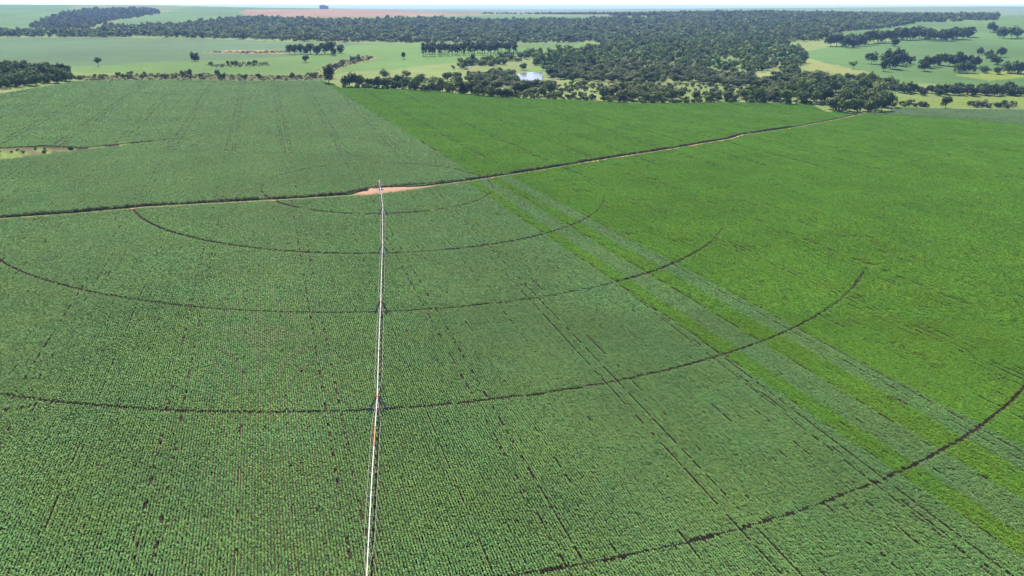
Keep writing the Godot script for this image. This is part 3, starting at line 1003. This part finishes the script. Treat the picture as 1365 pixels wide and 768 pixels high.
	for q in scatter(thin, [], 5.5, 0.7):
		var s := 0.3 + 0.8 * rng.randf() * rng.randf()
		bx.append(Transform3D(Basis(Vector3.UP, rng.randf() * TAU).scaled(Vector3(s, s * 0.9, s)), ground(q.x, q.y) - Vector3.UP * 0.1))
		bt.append(FOLIAGE[2].lerp(Color(0.15, 0.12, 0.065), rng.randf()) * (0.8 + 0.5 * rng.randf()))
	tag(multi("scrub", make_tree("shrub", 1)[1], mass, bx, bt, self), "low olive and brown scrub between the fields and on the marsh", "scrub", "", "stuff")
	print("shrubs ", used.get("shrub", 0) + 1)
	# woods farther off read as one mass
	var far_meshes := []
	for k in 4: far_meshes.append(crown_mesh(500 + k, Vector3(5.2, 4.2, 5.2) if k < 2 else Vector3(4.4, 5.0, 4.4), 0.6, 11, 210, 1.5))
	var fm := leaf_mat(Color.WHITE, Color(0.4, 0.46, 0.18), 0.7, 0.12)
	var woods := [
		[[[[600, 93], [660, 90], [700, 80], [770, 72], [860, 61], [960, 57], [1070, 56], [1150, 52], [1180, 44], [1240, 38], [1330, 27], [1330, 23], [1200, 24], [1000, 32], [850, 57], [770, 62], [690, 76], [620, 86]], [[690, 91], [770, 70], [860, 59], [1000, 52], [1072, 66], [1075, 80], [1062, 101], [1000, 103], [930, 92], [860, 87], [780, 91]]], 13.0, 12.5, 9.5, Color(0.120, 0.160, 0.045), "dense wood in the valley between the river and the far hills"],
		[[[[690, 57], [850, 57], [1000, 50], [1150, 40], [1240, 31], [1330, 24], [1330, 20], [1200, 19], [1000, 18], [860, 20], [700, 29], [560, 25], [480, 28], [400, 26], [330, 24], [285, 27], [240, 34], [140, 36], [130, 41], [0, 44], [-300, 45], [-300, 49], [0, 49], [230, 50], [430, 56], [520, 57]]], 16.0, 16.0, 10.0, Color(0.122, 0.155, 0.055), "broad dark forest covering the far slopes of the valley"],
		[[[[38, 37], [55, 29], [80, 19], [130, 13], [205, 13], [215, 19], [150, 28], [130, 34], [120, 38], [80, 40]], [[25, 8], [70, 9], [68, 11], [40, 11]], [[236, 15], [270, 12], [272, 15], [240, 16.5]], [[340, 8.9], [600, 11.2], [600, 11.8], [340, 9.6]]], 15.0, 14.0, 10.0, Color(0.115, 0.138, 0.06), "hazy woodland patches on the distant left hills"],
		[[[[560, 18], [760, 17], [900, 16.5], [1000, 17], [1000, 18.5], [800, 19.5], [700, 19], [560, 19]], [[560, 97], [640, 93], [600, 84], [640, 80], [700, 76], [700, 82], [640, 92]]], 18.0, 14.0, 8.0, Color(0.10, 0.125, 0.05), "thin scrubby woods on the far plain and the river terrace"],
	]
	for z in woods:
		var xs := [[], [], [], []]
		var ts := [[], [], [], []]
		var hh: Array = clear_land.slice(1) + pond
		for q in scatter(areas(z[0]), hh, z[1], 0.93):
			var s := 0.5 + 0.85 * rng.randf()
			var clump := noise_b.get_noise_2d(q.x * 0.6, q.y * 0.6)
			if clump + 0.7 * noise_a.get_noise_2d(q.x * 0.5, q.y * 0.5) < -0.2: continue
			var k := rng.randi() % 4
			var h: float = z[3] / 9.0 * s * (0.7 + 0.7 * rng.randf())
			xs[k].append(Transform3D(Basis(Vector3.UP, rng.randf() * TAU).scaled(Vector3(z[2] / 10.5 * s, h, z[2] / 10.5 * s)), ground(q.x, q.y)))
			var t := 0.5 + 1.1 * rng.randf() * rng.randf() + 0.3 * rng.randf() + 0.6 * clump
			var w := rng.randfn() * 0.06 + 0.2 * noise_a.get_noise_2d(q.x * 0.3 + 90.0, q.y * 0.3)
			ts[k].append(Color(z[4].r * t * (1.0 + w), z[4].g * t, z[4].b * t * (1.0 - w)))
		var top := base("forest", Vector3.ZERO)
		tag(top, z[5], "forest", "", "stuff")
		var cnt := 0
		for k in 4:
			cnt += xs[k].size()
			if xs[k].size(): multi("tree_crowns", far_meshes[k], fm, xs[k], ts[k], top)
		print("forest ", cnt, " ", Time.get_ticks_msec())
	# farm building on the skyline
	var bp := at_px(432, 12)
	var b := base("farm_building", bp)
	tag(b, "large pale grey-blue farm store standing alone on the far skyline", "building")
	var grey := mat(Color(0.32, 0.33, 0.36), 0.7)
	part("wall", box(Vector3(62, 26, 30)), grey, b, Vector3(0, 12, 0))
	var prism := PrismMesh.new()
	prism.size = Vector3(64, 7, 32)
	part("roof", prism, mat(Color(0.42, 0.43, 0.45), 0.5), b, Vector3(0, 28.5, 0))
	for s in [-1, 0, 1]: part("door", box(Vector3(9, 12, 0.4)), mat(Color(0.14, 0.15, 0.17), 0.6), b, Vector3(s * 19, 5.5, 15.2))
